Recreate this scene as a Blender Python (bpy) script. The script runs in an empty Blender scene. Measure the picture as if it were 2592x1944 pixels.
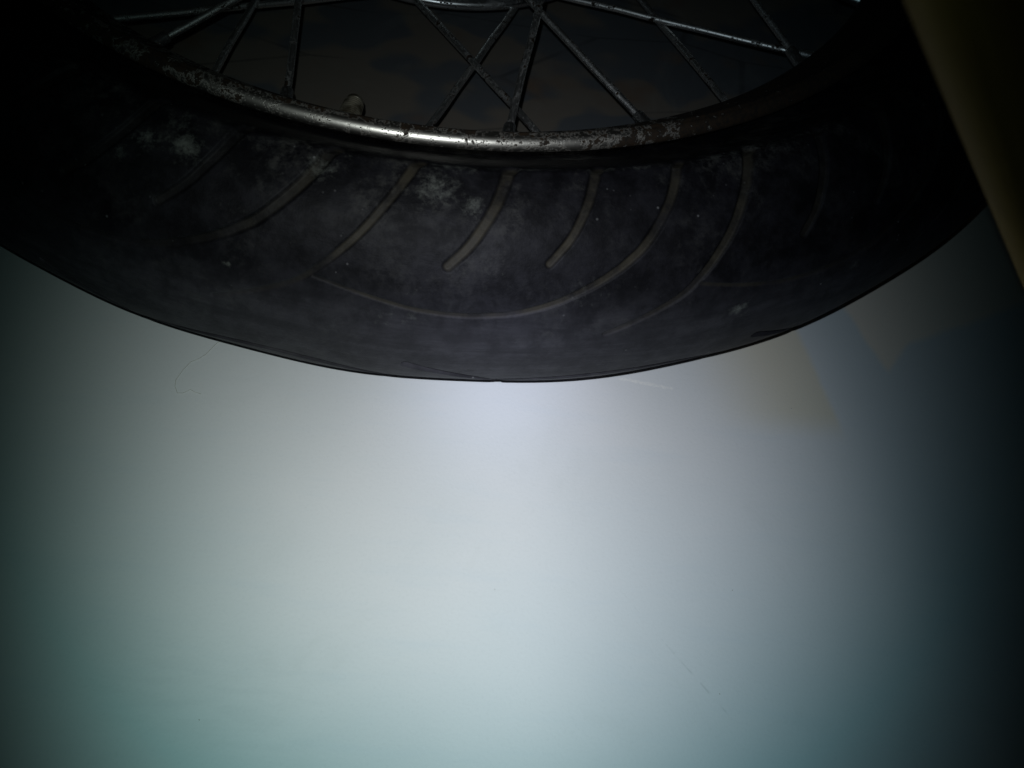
import bpy, bmesh, math, random
import numpy as np
from mathutils import Vector, Matrix, Euler

scene = bpy.context.scene
COL = scene.collection
R = math.radians
random.seed(4)
rng = np.random.default_rng(11)

# ------------------------------------------------------------------ camera
cam_data = bpy.data.cameras.new("camera")
cam = bpy.data.objects.new("camera", cam_data)
COL.objects.link(cam)
cam.location = (-0.006, -0.503, 0.3446)
cam.rotation_euler = (R(33.21), R(-7.85), R(0.85))
cam_data.sensor_width = 36.0
cam_data.lens = 38.6
cam_data.clip_start = 0.01
cam_data.clip_end = 60.0
cam_data.dof.use_dof = True
cam_data.dof.focus_distance = 0.385
cam_data.dof.aperture_fstop = 24.0
scene.camera = cam

# ------------------------------------------------------------------ world: a dark room
world = bpy.data.worlds.new("World")
scene.world = world
world.use_nodes = True
bg = world.node_tree.nodes["Background"]
bg.inputs[0].default_value = (0.55, 0.6, 0.55, 1)
bg.inputs[1].default_value = 0.0015

scene.view_settings.view_transform = 'Standard'
scene.view_settings.look = 'None'
scene.view_settings.exposure = 0.0
scene.view_settings.gamma = 1.0
scene.view_settings.use_curve_mapping = False
scene.cycles.max_bounces = 6

# ------------------------------------------------------------------ the phone's torch beside the lens
cam_rot = Euler((R(33.21), R(-7.85), R(0.85))).to_matrix()
led = bpy.data.lights.new("torch_light", 'SPOT')
led_ob = bpy.data.objects.new("torch_light", led)
COL.objects.link(led_ob)
led_ob.location = Vector(cam.location) + cam_rot @ Vector((-0.006, 0.015, 0.0))
led_ob.rotation_euler = cam.rotation_euler
led.energy = 4.95
led.spot_size = R(120)
led.spot_blend = 0.4
led.shadow_soft_size = 0.0016
led.use_nodes = True
nt = led.node_tree
em = nt.nodes["Emission"]
def lmath(op, a, b=None, c=None):
    n = nt.nodes.new("ShaderNodeMath"); n.operation = op
    for i, v in enumerate((a, b, c)):
        if v is None: continue
        if isinstance(v, (int, float)): n.inputs[i].default_value = v
        else: nt.links.new(v, n.inputs[i])
    return n.outputs[0]
tc = nt.nodes.new("ShaderNodeTexCoord")
sx = nt.nodes.new("ShaderNodeSeparateXYZ")
nt.links.new(tc.outputs["Normal"], sx.inputs[0])
zz = lmath('MULTIPLY', sx.outputs[2], -1.0)
lu = lmath('DIVIDE', sx.outputs[0], zz)
lv = lmath('DIVIDE', sx.outputs[1], zz)
lu = lmath('MAXIMUM', lmath('MINIMUM', lu, .6), -.6); lv = lmath('MAXIMUM', lmath('MINIMUM', lv, .6), -.6)
u2 = lmath('MULTIPLY', lu, lu); v2 = lmath('MULTIPLY', lv, lv)
# beam profile of the torch lens: ln I = polynomial in the two slopes off its axis
au = lmath('SUBTRACT', lu, .03)
au = lmath('SQRT', lmath('MULTIPLY_ADD', au, au, .0036))
e_ = lmath('MULTIPLY_ADD', lu, -.52, -.09)
e_ = lmath('MULTIPLY_ADD', lv, -3.3, e_)
e_ = lmath('MULTIPLY_ADD', au, -2.9, e_)
e_ = lmath('MULTIPLY_ADD', v2, -9.2, e_)
e_ = lmath('MULTIPLY_ADD', lmath('MULTIPLY', u2, u2), -52.0, e_)
e_ = lmath('MULTIPLY_ADD', lmath('MULTIPLY', v2, lv), 2.0, e_)
e_ = lmath('MULTIPLY_ADD', lmath('MULTIPLY', lu, lv), .9, e_)
beam = lmath('EXPONENT', e_)
cv = lmath('ADD', lv, .02)
core = lmath('EXPONENT', lmath('MULTIPLY', lmath('MULTIPLY_ADD', cv, cv, u2), -1/(0.085**2)))
core = lmath('MULTIPLY', core, .40)
r2 = lmath('ADD', u2, v2)
green = lmath('ADD', beam, core)
red = lmath('MULTIPLY', green, lmath('MAXIMUM', lmath('MULTIPLY_ADD', lmath('MULTIPLY', r2, r2), -5.0, lmath('MULTIPLY_ADD', r2, -.6, .955)), .55))
blue = lmath('MULTIPLY', green, lmath('MULTIPLY_ADD', lu, .26, 1.06))
blue = lmath('MULTIPLY_ADD', core, .34, blue)
cc = nt.nodes.new("ShaderNodeCombineColor")
for i, v in enumerate((red, green, blue)): nt.links.new(v, cc.inputs[i])
nt.links.new(cc.outputs[0], em.inputs[0])

# ------------------------------------------------------------------ helpers
def link(o, parent=None):
    COL.objects.link(o)
    if parent is not None: o.parent = parent
    return o
def mesh_obj(name, verts, faces, mat, parent=None, smooth=True):
    me = bpy.data.meshes.new(name)
    me.from_pydata([tuple(v) for v in verts], [], [tuple(f) for f in faces])
    me.update()
    if smooth:
        me.polygons.foreach_set("use_smooth", [True]*len(me.polygons)); me.set_sharp_from_angle(angle=R(50))
    if mat: me.materials.append(mat)
    return link(bpy.data.objects.new(name, me), parent)
def tag(o, label, cat, group=None):
    o["label"] = label; o["category"] = cat
    if group: o["group"] = group
    return o
def grid_mesh(name, P, close_u, close_v, mat, parent=None, attrs=None, uv=None):
    """P: (nu, nv, 3) array"""
    nu, nv = P.shape[:2]
    idx = np.arange(nu*nv).reshape(nu, nv)
    a = idx; b = np.roll(idx, -1, 0); c = np.roll(b, -1, 1); d = np.roll(idx, -1, 1)
    su = nu if close_u else nu-1; sv = nv if close_v else nv-1
    Q = np.stack([a, b, c, d], -1)[:su, :sv].reshape(-1, 4)
    me = bpy.data.meshes.new(name)
    me.vertices.add(nu*nv); me.vertices.foreach_set("co", P.reshape(-1).astype(np.float32))
    n = len(Q)
    me.loops.add(4*n); me.loops.foreach_set("vertex_index", Q.reshape(-1).astype(np.int32))
    me.polygons.add(n); me.polygons.foreach_set("loop_start", np.arange(0, 4*n, 4, dtype=np.int32))
    me.polygons.foreach_set("loop_total", np.full(n, 4, np.int32))
    me.polygons.foreach_set("use_smooth", np.ones(n, bool))
    me.update(calc_edges=True); me.validate()
    for k, v in (attrs or {}).items():
        at = me.attributes.new(k, 'FLOAT', 'POINT'); at.data.foreach_set("value", v.reshape(-1).astype(np.float32))
    for k, v in (uv or {}).items():
        at = me.attributes.new(k, 'FLOAT_VECTOR', 'POINT'); at.data.foreach_set("vector", v.reshape(-1).astype(np.float32))
    if mat: me.materials.append(mat)
    return link(bpy.data.objects.new(name, me), parent)
def revolve(name, prof, n, mat, parent=None, close=True, a0=0.0):
    """prof: list of (r, z), about z"""
    prof = np.array(prof); t = a0 + np.linspace(0, 2*math.pi, n, endpoint=False)
    P = np.zeros((n, len(prof), 3))
    P[..., 0] = prof[None, :, 0]*np.cos(t)[:, None]; P[..., 1] = prof[None, :, 0]*np.sin(t)[:, None]; P[..., 2] = prof[None, :, 1]
    return grid_mesh(name, P, True, close, mat, parent)
def tube_verts(pts, rad, n=12, cap=True):
    pts = [Vector(p) for p in pts]; V = []; F = []
    up = Vector((0, 0, 1)); prev = None
    for i, p in enumerate(pts):
        d = (pts[min(i+1, len(pts)-1)] - pts[max(i-1, 0)]).normalized()
        if prev is None:
            x = d.orthogonal().normalized()
        else:
            x = (prev - d*prev.dot(d)).normalized()
        prev = x; y = d.cross(x)
        r = rad[i] if hasattr(rad, '__len__') else rad
        for k in range(n):
            a = 2*math.pi*k/n; V.append(p + x*math.cos(a)*r + y*math.sin(a)*r)
    for i in range(len(pts)-1):
        for k in range(n):
            F.append((i*n+k, i*n+(k+1) % n, (i+1)*n+(k+1) % n, (i+1)*n+k))
    if cap:
        F.append(tuple(range(n))[::-1]); F.append(tuple((len(pts)-1)*n+k for k in range(n)))
    return V, F

# ------------------------------------------------------------------ materials
class Mat:
    def __init__(s, name):
        s.m = bpy.data.materials.new(name); s.m.use_nodes = True
        s.t = s.m.node_tree; s.b = s.t.nodes["Principled BSDF"]
        s.tc = s.t.nodes.new("ShaderNodeTexCoord")
    def set(s, sock, v):
        i = s.b.inputs[sock]
        if hasattr(v, 'is_output') or isinstance(v, bpy.types.NodeSocket): s.t.links.new(v, i)
        else: i.default_value = v
        return s
    def put(s, inp, v):
        if isinstance(v, bpy.types.NodeSocket): s.t.links.new(v, inp)
        elif v is not None: inp.default_value = v
    def math(s, op, a, b=None, c=None, clamp=False):
        n = s.t.nodes.new("ShaderNodeMath"); n.operation = op; n.use_clamp = clamp
        for i, v in enumerate((a, b, c)): s.put(n.inputs[i], v)
        return n.outputs[0]
    def noise(s, vec, scale, detail=4, rough=.55, dist=0.0):
        n = s.t.nodes.new("ShaderNodeTexNoise"); s.put(n.inputs["Vector"], vec)
        n.inputs["Scale"].default_value = scale; n.inputs["Detail"].default_value = detail
        n.inputs["Roughness"].default_value = rough; n.inputs["Distortion"].default_value = dist
        return n.outputs[0]
    def voro(s, vec, scale, feat='F1'):
        n = s.t.nodes.new("ShaderNodeTexVoronoi"); s.put(n.inputs["Vector"], vec); n.inputs["Scale"].default_value = scale
        n.feature = feat
        return n.outputs[0]
    def ramp(s, v, lo, hi, smooth=True):
        n = s.t.nodes.new("ShaderNodeMapRange"); s.put(n.inputs[0], v)
        n.inputs[1].default_value = lo; n.inputs[2].default_value = hi
        if smooth: n.interpolation_type = 'SMOOTHSTEP'
        return n.outputs[0]
    def mix(s, f, a, b):
        n = s.t.nodes.new("ShaderNodeMix"); n.data_type = 'RGBA'
        s.put(n.inputs[0], f); s.put(n.inputs[6], (*a, 1) if isinstance(a, tuple) else a); s.put(n.inputs[7], (*b, 1) if isinstance(b, tuple) else b)
        return n.outputs[2]
    def mapping(s, vec, scale=(1, 1, 1), loc=(0, 0, 0), rot=(0, 0, 0)):
        n = s.t.nodes.new("ShaderNodeMapping"); s.put(n.inputs[0], vec)
        n.inputs["Scale"].default_value = scale; n.inputs["Location"].default_value = loc; n.inputs["Rotation"].default_value = rot
        return n.outputs[0]
    def attr(s, name, vec=False):
        n = s.t.nodes.new("ShaderNodeAttribute"); n.attribute_name = name
        return n.outputs["Vector"] if vec else n.outputs["Fac"]
    def bump(s, h, strength, dist):
        n = s.t.nodes.new("ShaderNodeBump"); s.put(n.inputs["Height"], h)
        n.inputs["Strength"].default_value = strength; n.inputs["Distance"].default_value = dist
        s.t.links.new(n.outputs[0], s.b.inputs["Normal"])
    def sep(s, vec):
        n = s.t.nodes.new("ShaderNodeSeparateXYZ"); s.put(n.inputs[0], vec); return n.outputs

# ---- floor: pale smooth painted sheet with scuffs and tan patches
def seg_dist(M, X, Y, ax, ay, bx, by):
    """distance to the segment a-b in the floor plane"""
    L2 = (bx-ax)**2 + (by-ay)**2
    px = M.math('SUBTRACT', X, ax); py = M.math('SUBTRACT', Y, ay)
    t = M.math('DIVIDE', M.math('ADD', M.math('MULTIPLY', px, bx-ax), M.math('MULTIPLY', py, by-ay)), L2, clamp=True)
    t = M.math('MINIMUM', M.math('MAXIMUM', t, 0.0), 1.0)
    qx = M.math('SUBTRACT', px, M.math('MULTIPLY', t, bx-ax)); qy = M.math('SUBTRACT', py, M.math('MULTIPLY', t, by-ay))
    return M.math('SQRT', M.math('ADD', M.math('MULTIPLY', qx, qx), M.math('MULTIPLY', qy, qy)))
M = Mat("pale_floor"); M_floor = M.m
P = M.tc.outputs["Object"]
X, Y, _ = M.sep(P)
warp = M.noise(P, 30, 3)
base = M.mix(M.ramp(M.noise(P, 9, 4), .35, .65), (.765, .795, .795), (.81, .825, .82))
base = M.mix(M.math('MULTIPLY', M.ramp(M.noise(M.mapping(P, (1, 6, 1), rot=(0, 0, R(4))), 22, 4), .5, .75), .25), base, (.70, .765, .80))
# tan patches on a blue-grey area of the floor colour, near the wooden board
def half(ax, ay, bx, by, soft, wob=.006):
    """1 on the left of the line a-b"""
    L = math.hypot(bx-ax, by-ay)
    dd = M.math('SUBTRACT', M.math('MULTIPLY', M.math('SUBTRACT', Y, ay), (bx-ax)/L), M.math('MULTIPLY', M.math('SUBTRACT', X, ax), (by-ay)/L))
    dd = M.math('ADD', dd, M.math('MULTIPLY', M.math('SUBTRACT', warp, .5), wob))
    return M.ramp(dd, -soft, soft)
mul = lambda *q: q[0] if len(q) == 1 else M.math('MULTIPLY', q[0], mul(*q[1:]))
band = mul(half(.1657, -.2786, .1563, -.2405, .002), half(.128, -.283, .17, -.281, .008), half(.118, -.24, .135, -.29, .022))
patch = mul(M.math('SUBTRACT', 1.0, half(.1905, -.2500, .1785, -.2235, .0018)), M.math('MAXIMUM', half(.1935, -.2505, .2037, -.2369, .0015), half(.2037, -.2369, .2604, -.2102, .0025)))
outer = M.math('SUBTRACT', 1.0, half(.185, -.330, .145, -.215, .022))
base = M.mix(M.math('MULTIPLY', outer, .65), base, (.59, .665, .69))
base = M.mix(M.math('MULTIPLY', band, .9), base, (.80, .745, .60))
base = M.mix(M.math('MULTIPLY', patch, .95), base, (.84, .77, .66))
low = M.math('MULTIPLY', M.ramp(seg_dist(M, X, Y, -.072, -.396, -.030, -.405), .022, .004), M.ramp(M.noise(M.mapping(P, (1, 4, 1)), 60, 4), .42, .62))
base = M.mix(M.math('MULTIPLY', low, .09), base, (.50, .55, .56))
fine = M.noise(P, 850, 4, .75)
base = M.mix(M.math('MULTIPLY', M.ramp(fine, .48, .70), .16), base, (.62, .64, .64))
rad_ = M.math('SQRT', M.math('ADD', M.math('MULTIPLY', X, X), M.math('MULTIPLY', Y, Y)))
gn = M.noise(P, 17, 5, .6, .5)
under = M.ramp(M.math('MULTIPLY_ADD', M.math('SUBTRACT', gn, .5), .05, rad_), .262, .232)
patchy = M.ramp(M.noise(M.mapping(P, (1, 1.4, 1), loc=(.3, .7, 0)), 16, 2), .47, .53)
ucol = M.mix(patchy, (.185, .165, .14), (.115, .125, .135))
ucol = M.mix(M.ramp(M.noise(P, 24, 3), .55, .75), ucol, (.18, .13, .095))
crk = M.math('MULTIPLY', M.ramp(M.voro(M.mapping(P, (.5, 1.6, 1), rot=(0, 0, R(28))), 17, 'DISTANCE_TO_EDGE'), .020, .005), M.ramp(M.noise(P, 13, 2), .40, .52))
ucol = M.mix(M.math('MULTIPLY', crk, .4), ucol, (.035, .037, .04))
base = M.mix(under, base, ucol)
# white scuff beside the tyre and a long hairline scratch
d3 = M.math('ADD', seg_dist(M, X, Y, .0805, -.2676, .1002, -.2703), M.math('MULTIPLY', M.math('SUBTRACT', M.noise(P, 500, 2), .5), .0022))
scuff = M.math('MULTIPLY', M.ramp(d3, .0011, .0002), M.ramp(M.noise(P, 900, 2), .3, .6))
base = M.mix(M.math('MULTIPLY', scuff, .8), base, (.95, .95, .90))
wv = M.math('MULTIPLY', M.math('SUBTRACT', M.noise(P, 60, 2), .5), .004)
dA = M.math('ADD', M.math('MINIMUM', seg_dist(M, X, Y, .0718, -.3487, .0888, -.370), seg_dist(M, X, Y, .0888, -.370, .112, -.397)), wv)
scratch = M.math('MULTIPLY', M.ramp(M.math('ABSOLUTE', dA), .0006, .0001), M.ramp(M.noise(P, 170, 3), .42, .6))
base = M.mix(M.math('MULTIPLY', scratch, .35), base, (.45, .50, .48))
# specks and faint grime
sp = M.ramp(M.voro(P, 75), .035, .015)
sp = M.math('MULTIPLY', sp, M.ramp(M.noise(P, 21, 2), .56, .64))
base = M.mix(M.math('MULTIPLY', sp, .5), base, (.35, .36, .33))
grime = M.math('MULTIPLY', M.ramp(M.noise(P, 14, 6, .7, 1.5), .52, .78), .12)
base = M.mix(grime, base, (.52, .55, .50))
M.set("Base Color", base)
M.set("Roughness", M.math('ADD', .38, M.math('MULTIPLY', M.noise(P, 40, 4), .15)))
M.set("Specular IOR Level", .35)
M.bump(M.noise(P, 700, 3), .12, .0004)

# ---- tyre rubber
M = Mat("worn_rubber"); M_rubber = M.m
P = M.tc.outputs["Object"]; groove = M.attr("groove"); sec = M.attr("section"); T = M.attr("track", True)
n1 = M.noise(P, 42, 8, .72, .4); n2 = M.noise(P, 95, 6, .7); n3 = M.noise(P, 420, 3, .7)
rub = M.mix(M.ramp(n2, .35, .7), (.0042, .0042, .0055), (.017, .0168, .0205))
# worn crown: greyer, streaked along the running direction
streak = M.noise(M.mapping(T, (16, 150, 1)), 1.0, 6, .72, .6)
crown = M.ramp(sec, 36, 6)
rub = M.mix(M.math('MULTIPLY', crown, M.math('MULTIPLY_ADD', M.math('MULTIPLY', M.ramp(streak, .35, .68), M.ramp(n2, .3, .65)), .6, .4)), rub, (.050, .0485, .056))
# dust settled on the shoulder, thick in patches
shoulder = M.ramp(sec, 50, 88)
patch = M.math('MULTIPLY', M.ramp(n1, .45, .70), M.ramp(M.math('ADD', M.math('MULTIPLY', n2, .6), M.math('MULTIPLY', n3, .4)), .43, .60))
dust = M.math('MULTIPLY', patch, M.math('ADD', .18, M.math('MULTIPLY', shoulder, .62)))
rub = M.mix(dust, rub, (.105, .104, .092))
ch = M.attr("chalk")
cn = M.math('ADD', M.math('MULTIPLY', M.noise(M.mapping(P, loc=(3.1, 1.7, .4)), 75, 8, .8, .5), .55), M.math('MULTIPLY', n3, .45))
chalk = M.ramp(M.math('ADD', M.math('MULTIPLY', ch, .22), cn), .57, .86)
rub = M.mix(M.math('MULTIPLY', chalk, M.math('MULTIPLY_ADD', ch, .62, .12)), rub, (.24, .255, .225))
fleck = M.math('MULTIPLY', M.ramp(M.voro(P, 230), .13, .05), M.ramp(M.noise(P, 60, 3), .55, .68))
rub = M.mix(M.math('MULTIPLY', fleck, .6), rub, (.25, .25, .25))
# brown dust inside the grooves
gd = M.math('MULTIPLY', M.math('MULTIPLY', groove, M.ramp(sec, -5, 46)), M.math('ADD', .1, M.math('MULTIPLY', M.ramp(M.noise(P, 70, 6, .7), .30, .68), .9)))
rub = M.mix(gd, rub, (.050, .044, .031))
M.set("Base Color", rub)
M.set("Roughness", M.math('SUBTRACT', .66, M.math('MULTIPLY', n2, .12)))
M.set("Specular IOR Level", .16)
hh = M.math('ADD', M.math('MULTIPLY', n3, .35), M.math('ADD', n2, M.math('MULTIPLY', streak, .4)))
M.bump(hh, .35, .0009)

# ---- chrome with rust and pits
def chrome(name, scale, rust_lo, rust_hi, rough=.24, dark=(.030, .021, .014), zone=False, metal=(.72, .73, .74)):
    M = Mat(name); P = M.tc.outputs["Object"]
    a = M.noise(P, scale, 7, .72, .7); b = M.noise(P, scale*4.5, 4, .7)
    rust = M.ramp(M.math('ADD', M.math('MULTIPLY', a, .72), M.math('MULTIPLY', b, .28)), rust_lo, rust_hi)
    if zone:                                   # the plating has gone on both sides of one bright stretch
        X, Y, _ = M.sep(P)
        z = M.math('MAXIMUM', M.math('MULTIPLY', M.ramp(X, .030, .115, False), 1.7), M.math('MULTIPLY', M.ramp(X, -.045, -.135, False), 1.2))
        rr_ = M.math('SQRT', M.math('ADD', M.math('MULTIPLY', X, X), M.math('MULTIPLY', Y, Y)))
        z = M.math('MAXIMUM', z, M.math('MULTIPLY', M.ramp(rr_, .2283, .2262), .75))
        rust = M.ramp(M.math('MULTIPLY_ADD', z, .12, M.math('ADD', M.math('MULTIPLY', a, .72), M.math('MULTIPLY', b, .28))), rust_lo, rust_hi)
    pit = M.math('MULTIPLY', M.ramp(M.voro(P, scale*9), .36, .16), M.ramp(M.noise(P, scale*2.2, 3), .42, .55))
    f = M.math('MAXIMUM', rust, pit)
    rc = M.mix(M.ramp(b, .35, .65), dark, (.040, .024, .012))
    M.set("Base Color", M.mix(f, metal, rc))
    M.set("Metallic", M.math('SUBTRACT', 1.0, M.math('MULTIPLY', f, .92)))
    M.set("Roughness", M.math('ADD', rough, M.math('MULTIPLY', f, .42)))
    M.bump(M.math('SUBTRACT', M.math('MULTIPLY', b, .5), f), .22, .0003)
    return M.m
M_rim = chrome("rusty_chrome", 120, .546, .60, .35, (.017, .013, .009), zone=True, metal=(.76, .725, .65))
M_spoke = chrome("tarnished_steel", 120, .53, .58, .40, (.015, .013, .010), metal=(.97, .97, .95))
M_nipple = chrome("nickel_plate", 200, .66, .80, .33, metal=(.88, .90, .90))
M_hub = chrome("dull_alloy", 60, .50, .70, .30, (.03, .03, .028))
M = Mat("dark_brass"); P = M.tc.outputs["Object"]
M.set("Base Color", M.mix(M.ramp(M.noise(P, 240, 4), .4, .65), (.62, .57, .45), (.22, .19, .13))); M.set("Metallic", .85); M.set("Roughness", .42); M_valve = M.m

# ---- wood
M = Mat("brown_wood"); M_wood = M.m
P = M.tc.outputs["Object"]
g = M.noise(M.mapping(P, (4, 55, 55)), 1.6, 6, .62, 1.2)
w = M.mix(M.ramp(g, .3, .72), (.135, .074, .008), (.20, .118, .014))
w = M.mix(M.math('MULTIPLY', M.ramp(M.noise(M.mapping(P, (9, 260, 260)), 1, 3), .5, .8), .5), w, (.07, .028, .006))
M.set("Base Color", w); M.set("Roughness", .75); M.set("Specular IOR Level", .08); M.bump(g, .3, .0008)

M = Mat("dark_hair"); M.set("Base Color", (.50, .51, .45, 1)); M.set("Roughness", .5); M_hair = M.m
M = Mat("crumb_grit"); P = M.tc.outputs["Object"]
M.set("Base Color", M.mix(M.noise(P, 900, 2), (.42, .43, .40), (.65, .65, .60))); M.set("Roughness", .9); M_crumb = M.m
M = Mat("rubber_grommet"); M.set("Base Color", M.mix(M.noise(M.tc.outputs["Object"], 200, 3), (.012, .012, .012), (.03, .028, .025))); M.set("Roughness", .7); M_black = M.m

# ------------------------------------------------------------------ floor
fl = mesh_obj("floor", [(-6, -6, 0), (6, -6, 0), (6, 6, 0), (-6, 6, 0)], [(0, 1, 2, 3)], M_floor, smooth=False)
fl["kind"] = "structure"

# ------------------------------------------------------------------ the wheel, lying flat on the floor
wheel = link(bpy.data.objects.new("motorcycle_wheel", None))
tag(wheel, "old spoked motorcycle wheel with dusty black tyre and rusty chrome rim lying on pale floor", "wheel")
ZC = 0.0475                      # mid-plane height

# ---- tyre
RO, SB, HW = 0.2965, 0.0434, 0.0475
RCEN = RO - SB
PER = R(24.83)
CHALK = [(-110.4, 57, 1.0, 6, .7), (-108.9, 65, 1.6, 6, .9), (-106.3, 68, 1.7, 7, 1.0), (-106.9, 76, 1.5, 5, .7), (-97.4, 73, 1.3, 8, .85), (-95.6, 84, 1.3, 6, .6),
         (-89.6, 72, 1.9, 9, .8), (-87.2, 66, 1.0, 7, .75), (-89, 86, 3.5, 7, .75), (-83, 90, 4, 6, .6), (-76, 87, 4.5, 6, .7), (-68, 88, 5, 6, .6), (-60, 90, 5, 6, .6),
         (-68.5, 14, .9, 5, .9), (-58.8, 17.5, .8, 3, .6), (-90.6, 30, .5, 3, .5), (-102.0, 27.3, .5, 2.0, .8), (-79.5, 31, 2.2, 7, .38), (-86, 38, 1.8, 5, .35), (-92, 18, 2.2, 6, .4), (-101, 50, 3, 12, .25), (-113, 84, 4, 7, .3)]
def build_tyre():
    # section curve from the upper bead over the crown to the lower bead
    s_main = np.concatenate([np.arange(82, -36, -.42), np.arange(-36, -82.1, -2.0)])
    pr = RCEN + SB*np.cos(np.radians(s_main)); pz = HW*np.sin(np.radians(s_main))
    t = np.linspace(0, 1, 34)[:-1]
    b0, b1, b2, b3 = (.2255, .0212), (.2440, .0335), (.2535, .0466), (pr[0], pz[0])
    bz = lambda k: (1-t)**3*b0[k] + 3*(1-t)**2*t*b1[k] + 3*(1-t)*t*t*b2[k] + t**3*b3[k]
    wr, wz = bz(0), bz(1)
    ridge = np.exp(-((t-.30)/.05)**2)*.0010      # moulded line on the wall just above the rim
    wr = wr + ridge*.7; wz = wz + ridge*.7
    prof_r = np.concatenate([wr, pr, wr[::-1]]); prof_z = np.concatenate([wz, pz, -wz[::-1]])
    s_wall = 82 + (1-t)*60
    prof_s = np.concatenate([s_wall, s_main, -s_wall[::-1]])
    arc = np.concatenate([[0], np.cumsum(np.hypot(np.diff(prof_r), np.diff(prof_z)))])
    arc = arc - np.interp(0, -prof_s, arc)      # 0 at the crown, negative on the upper side
    th = np.concatenate([np.arange(-150, -132, .2), np.arange(-132, -38, .06), np.arange(-38, -20, .2), np.arange(-20, 210, .75)])
    th = np.radians(th)
    nu, nv = len(th), len(prof_r)
    # groove network: (polyline of (theta offset deg, section deg), half width m at start, half width at end, depth)
    g_long = [(.2, 91), (-.5, 79), (-1.55, 67), (-3.2, 51), (-5.2, 36.5), (-6.9, 26.5), (-9.4, 18.5), (-12.2, 10.5)]
    g_short1 = [(.2, 91), (-.3, 79), (-1.1, 66), (-2.6, 50.4), (-4.1, 40.7)]
    g_short2 = [(.2, 91), (-.4, 79), (-1.1, 68), (-2.35, 54), (-4.0, 43)]
    g_join = [(.2, 91), (-.5, 78), (-1.6, 65), (-3.6, 49.2), (-5.2, 41.5), (-7.0, 34.8), (-9.6, 27.2), (-12, 23), (-15.1, 21.2), (-18.3, 22), (-21.2, 25.5), (-23.4, 28.6), (-25.0, 31)]
    G = [(0.0, g_long, 0.00220, 0.00097, .0014), (6.4, g_short1, 0.00229, 0.00167, .0014), (12.75, g_short2, 0.00229, 0.00150, .0014), (19.0, g_join, 0.00220, 0.00070, .0014)]
    depth = np.zeros((nu, nv)); mask = np.zeros((nu, nv))
    TH = th[:, None]; ARC = np.broadcast_to(arc[None, :], (nu, nv))
    rloc = np.broadcast_to(prof_r[None, :], (nu, nv))
    def add(th0, poly, w0, w1, dp, mirror):
        s = np.array([q[1] for q in poly], float); dth = np.radians([q[0] for q in poly])
        # smooth the polyline
        k = np.linspace(0, len(poly)-1, 8*len(poly)); 
        s = np.interp(k, np.arange(len(poly)), s); dth = np.interp(k, np.arange(len(poly)), dth)
        ker = np.ones(7)/7
        s = np.convolve(np.pad(s, 3, 'edge'), ker, 'valid'); dth = np.convolve(np.pad(dth, 3, 'edge'), ker, 'valid')
        if mirror: s = -s
        ga = np.interp(-s, -prof_s, arc); gt = th0 + dth
        lo, hi = gt.min()-.03, gt.max()+.03
        ii = np.where((th > lo) & (th < hi))[0]
        if len(ii) == 0: return
        jj = np.where((arc > ga.min()-.006) & (arc < ga.max()+.006))[0]
        sub = np.ix_(ii, jj)
        best = np.full((len(ii), len(jj)), 9.0); wid = np.zeros((len(ii), len(jj)))
        A = arc[jj][None, :]; Tt = th[ii][:, None]; rl = prof_r[jj][None, :]
        L = len(ga)
        for q in range(L-1):
            w = w0 + (w1-w0)*min(1, q/(L-1)*1.15)
            ax = (Tt-gt[q])*rl; ay = A-ga[q]
            bx = (gt[q+1]-gt[q])*rl; by = ga[q+1]-ga[q]
            tt = np.clip((ax*bx+ay*by)/(bx*bx+by*by+1e-12), 0, 1)
            d = np.hypot(ax-tt*bx, ay-tt*by)/w
            better = d < best
            best = np.where(better, d, best); wid = np.where(better, w, wid)
        x = np.clip((1.25-best)/.70, 0, 1); x = x*x*(3-2*x)
        depth[sub] = np.maximum(depth[sub], x*dp*np.clip((wid-.0002)/.0022, .15, 1))
        mask[sub] = np.maximum(mask[sub], np.clip((1.05-best)/.45, 0, 1))
    th_start = R(-91.0)
    for k in range(-3, 12):
        for off, poly, w0, w1, dp in G:
            j = R(random.uniform(-.12, .12)); ww = random.uniform(.88, 1.1)
            base = th_start + k*PER + R(off)
            if not (R(-150) < base < R(206)): continue
            add(base + j, poly, w0*ww, w1*ww, dp, False)
            add(base + PER*.5, poly, w0, max(w1, .0017), .0026, True)
    dg = np.degrees(TH)
    mask = mask*np.clip((dg+107)/15, .22, 1)*np.clip((-52-dg)/16, .30, 1)      # groove colour weakens to the left and right of the middle stretch
    # groove network fades into the smooth wall, and the casing is a little uneven
    nr = np.gradient(prof_z); nz = -np.gradient(prof_r); ln = np.hypot(nr, nz)
    nr, nz = -nr/ln, -nz/ln
    lump = .00035*np.sin(TH*9+1.0)*np.cos(ARC*40) + .0003*np.sin(TH*23+ARC*60)
    lump = lump*np.clip(np.cos(np.radians(np.clip(prof_s, -90, 90)))+.2, 0, 1)[None, :]
    off = lump - depth
    PR = prof_r[None, :] + nr[None, :]*off; PZ = prof_z[None, :] + nz[None, :]*off
    P = np.zeros((nu, nv, 3)); P[..., 0] = PR*np.cos(TH); P[..., 1] = PR*np.sin(TH); P[..., 2] = ZC + PZ
    # old chalky smears on the rubber: (theta, section, half sizes, strength)
    chalk = np.zeros((nu, nv)); DEG = np.degrees(TH); SE = prof_s[None, :]
    for a, e, wa, we, k in CHALK:
        chalk = np.maximum(chalk, k*np.exp(-((DEG-a)/wa)**2 - ((SE-e)/we)**2))
    track = np.zeros((nu, nv, 3)); track[..., 0] = TH*RO; track[..., 1] = ARC
    return grid_mesh("tyre", P, True, False, M_rubber, wheel, {"groove": mask, "chalk": chalk, "section": np.broadcast_to(prof_s[None, :], (nu, nv))}, {"track": track})
tyre = build_tyre()

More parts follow.
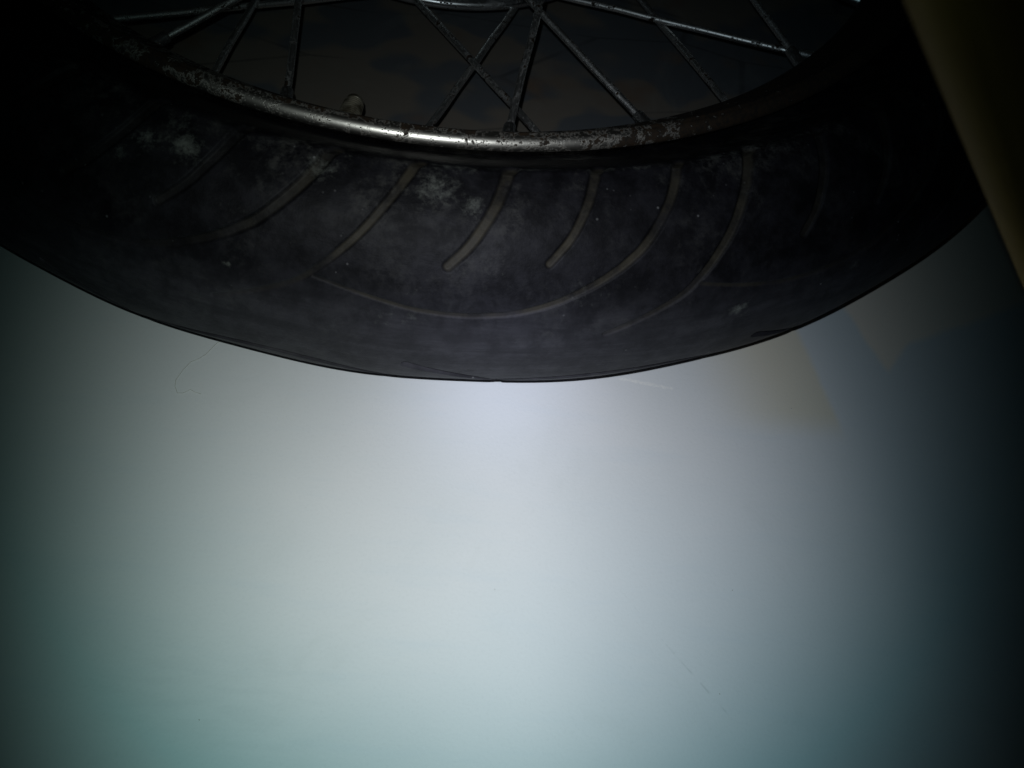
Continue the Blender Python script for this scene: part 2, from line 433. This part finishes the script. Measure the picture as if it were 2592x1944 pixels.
# ---- rim: rolled edges, side walls, well
def rim_profile():
    outer = []                              # tyre side, top to bottom; then back along the hub side
    for a in np.linspace(-120, 70, 22):     # rolled edge: its face leans outward and is nearly flat
        x, y = .0018*math.cos(R(a)), .0028*math.sin(R(a))
        outer.append((.2281 + (x - y)*.7071, .0291 + (x + y)*.7071))
    for a in np.linspace(85, 200, 7):       # flat top and the inner edge
        outer.append((.2258 + .0017*math.cos(R(a)), .0299 + .0017*math.sin(R(a))))
    hub = [(.2225, .0265), (.2165, .0215), (.2140, .0190), (.2095, .0165), (.2062, .0120), (.2050, .0060)]
    full = outer + hub
    full = full + [(r, -z) for r, z in full[::-1]]
    back = [(.2262, -.0205), (.2215, -.0195), (.2190, -.0180), (.2115, -.0140), (.2080, -.0070), (.2075, 0), (.2080, .0070), (.2115, .0140), (.2190, .0180), (.2215, .0195), (.2262, .0205)]
    return [(r, z + ZC) for r, z in full + back]
rim = revolve("rim", rim_profile(), 720, M_rim, wheel)

# ---- hub: brake drum with two drilled flanges, axle
FZ_U, FZ_L = .0715, .0251
hub = revolve("hub", [(.0, FZ_U+.010), (.030, FZ_U+.010), (.034, FZ_U+.004), (.074, FZ_U+.003), (.0800, FZ_U+.0022), (.0915, FZ_U+.0022), (.0925, FZ_U+.001), (.0925, FZ_U-.001), (.0915, FZ_U-.0022),
               (.0830, FZ_U-.0026), (.0815, FZ_U-.006), (.0815, FZ_L+.006), (.0830, FZ_L+.0026), (.0915, FZ_L+.0022), (.0925, FZ_L+.001), (.0925, FZ_L-.001), (.0915, FZ_L-.0022), (.0800, FZ_L-.0022), (.074, FZ_L-.003), (.034, FZ_L-.004), (.030, FZ_L-.010), (.0, FZ_L-.010)], 192, M_hub, wheel, close=False)
for k in range(5):                                                     # cooling ribs round the drum
    z = .0375 + k*.0055
    revolve("drum_rib", [(.0812, z-.0012), (.0845, z-.0010), (.0852, z), (.0845, z+.0010), (.0812, z+.0012)], 128, M_hub, hub, close=False)
ax_v, ax_f = tube_verts([(0, 0, .004), (0, 0, .012), (0, 0, .083), (0, 0, .094)], [.0085, .0085, .0085, .0075], 24)
mesh_obj("axle", ax_v, ax_f, M_spoke, wheel, smooth=False)

# ---- spokes: 36, nipple end at the rim, hook end in a flange
def pol(r, a, z): return Vector((r*math.cos(R(a)), r*math.sin(R(a)), z))
families = [(-122.5, +1, 1), (-105.4, -1, 1), (-132.6, +1, 0), (-115.4, -1, 0)]
for k in range(9):
    for a0, sgn, up in families:
        a = a0 + 40*k
        zn = ZC + (.0045 if up else -.0045)
        N = pol(.2065, a, zn)
        zf = FZ_U if up else FZ_L
        fside = .0030*(1 if sgn > 0 else -1)*(1 if up else -1)         # heads in, heads out
        F_ = pol(.0885, a + sgn*25.5, zf + fside)
        d = (F_ - N).normalized(); Ln = (F_ - N).length
        pts = [N + d*.004]
        for q in range(1, 7): pts.append(N + d*(Ln*q/7) + Vector((random.uniform(-1, 1), random.uniform(-1, 1), random.uniform(-1, 1)))*.00025)
        pts.append(N + d*(Ln-.004))
        inward = Vector((0, 0, -fside)).normalized()
        pts.append(F_ + inward*.0004); pts.append(F_ + inward*.0030 + d*.0006); pts.append(F_ + inward*.0062 + d*.0006)
        V, F = tube_verts(pts, .0015, 10)
        sp = mesh_obj("spoke", V, F, M_spoke, wheel)
        nv_, nf_ = tube_verts([N - d*.002, N + d*.0006, N + d*.0008, N + d*.0030, N + d*.0034, N + d*.0108, N + d*.0116, N + d*.0117],
                              [.0036, .0036, .0028, .0028, .0025, .0024, .0021, .0016], 12)
        mesh_obj("nipple", nv_, nf_, M_nipple, sp)

# ---- tyre valve
va = -99.4
vd = -pol(1, va, 0)
vb = pol(.2080, va, ZC)
rad = []; pts = []
for k in range(64):                                                    # threaded stem
    x = .004 + k*.00027
    pts.append(vb + vd*x); rad.append(.0046 - .0011*k/63 + (.0004 if k % 4 < 2 else -.0003))
V, F = tube_verts(pts, rad, 20)
valve = mesh_obj("valve", V, F, M_valve, wheel)
V, F = tube_verts([vb + vd*.0015, vb + vd*.0050], .0066, 6); mesh_obj("valve_nut", V, F, M_valve, valve, smooth=False)
V, F = tube_verts([vb + vd*x for x in (.0210, .0213, .0228, .0234)], [.0030, .0034, .0032, .0022], 20); mesh_obj("valve_tip", V, F, M_valve, valve)
V, F = tube_verts([vb - vd*.002, vb + vd*.0005, vb + vd*.0020], [.0085, .0085, .0060], 20); mesh_obj("grommet", V, F, M_black, valve)

# ------------------------------------------------------------------ wooden board leaning over the tyre's right side
A0 = Vector((.2705, -.2782, 0.0)); A1 = Vector((.0567, -.3845, .2585))
d = (A1 - A0).normalized(); w = Vector((.745, .109, .659)); w = (w - d*w.dot(d)).normalized(); n = d.cross(w).normalized()
if n.y > 0: n = -n
LEN, WID, THK, RB = .425, .16, .012, .005
sec = []
for cx, cy, a0 in ((RB, RB, 180), (WID-RB, RB, 270), (WID-RB, THK-RB, 0), (RB, THK-RB, 90)):
    for k in range(9):
        a = R(a0 + 90*k/8); sec.append((cx + RB*math.cos(a), cy + RB*math.sin(a)))
Vv = []; Ff = []; ns = 12; m = len(sec)
for i in range(ns+1):
    x = LEN*i/ns
    e = .004 if i in (0, ns) else 0.0
    for (cy, cz) in sec:
        k = 1 - e/.06
        Vv.append((x, (cy-WID/2)*k + WID/2, (cz-THK/2)*(1-e/.02) + THK/2))
for i in range(ns):
    for k in range(m): Ff.append((i*m+k, i*m+(k+1) % m, (i+1)*m+(k+1) % m, (i+1)*m+k))
Ff.append(tuple(range(m))[::-1]); Ff.append(tuple(ns*m+k for k in range(m)))
board = mesh_obj("wooden_board", Vv, Ff, M_wood)
board.matrix_world = Matrix(((d.x, w.x, n.x, A0.x), (d.y, w.y, n.y, A0.y), (d.z, w.z, n.z, A0.z), (0, 0, 0, 1)))
tag(board, "brown wooden board with rounded edges slanting up in front of the tyre at right", "board")

# ------------------------------------------------------------------ small things on the floor
hp = [(-.0690, -.2655), (-.0725, -.2680), (-.0757, -.2735), (-.0778, -.2757), (-.0805, -.2775), (-.0826, -.2813), (-.0843, -.2858), (-.0841, -.2885), (-.0828, -.2912), (-.0808, -.2910), (-.0785, -.2893), (-.0768, -.2902), (-.0745, -.2908)]
pts = []
for a, b in zip(hp[:-1], hp[1:]):
    for q in range(4): pts.append((a[0]+(b[0]-a[0])*q/4, a[1]+(b[1]-a[1])*q/4, .00022))
pts.append((*hp[-1], .00022))
V, F = tube_verts(pts, .00010, 6)
tag(mesh_obj("hair", V, F, M_hair), "thin curled dark hair lying on the pale floor left of the tyre", "hair")

def crumb(x, y, size, label):
    bm = bmesh.new(); bmesh.ops.create_icosphere(bm, subdivisions=2, radius=size)
    for v in bm.verts:
        v.co *= random.uniform(.7, 1.15); v.co.z *= .55; v.co.x *= 1.5
    me = bpy.data.meshes.new("crumb"); bm.to_mesh(me); bm.free(); me.materials.append(M_crumb)
    o = link(bpy.data.objects.new("crumb", me)); o.location = (x, y, size*.4); o.rotation_euler = (0, 0, random.uniform(0, 3))
    tag(o, label, "crumb", "crumbs of grit on the pale floor")
crumb(.1478, -.2748, .00022, "tiny grit crumb on pale floor near the tan patch at right")
crumb(.1166, -.3522, .0002, "tiny grit crumb on pale floor, right of the long scratch")
crumb(.1086, -.3890, .00022, "tiny dark grit crumb near the lower end of the long scratch")
crumb(-.0558, -.4065, .0002, "tiny grit crumb alone on the floor at lower left")
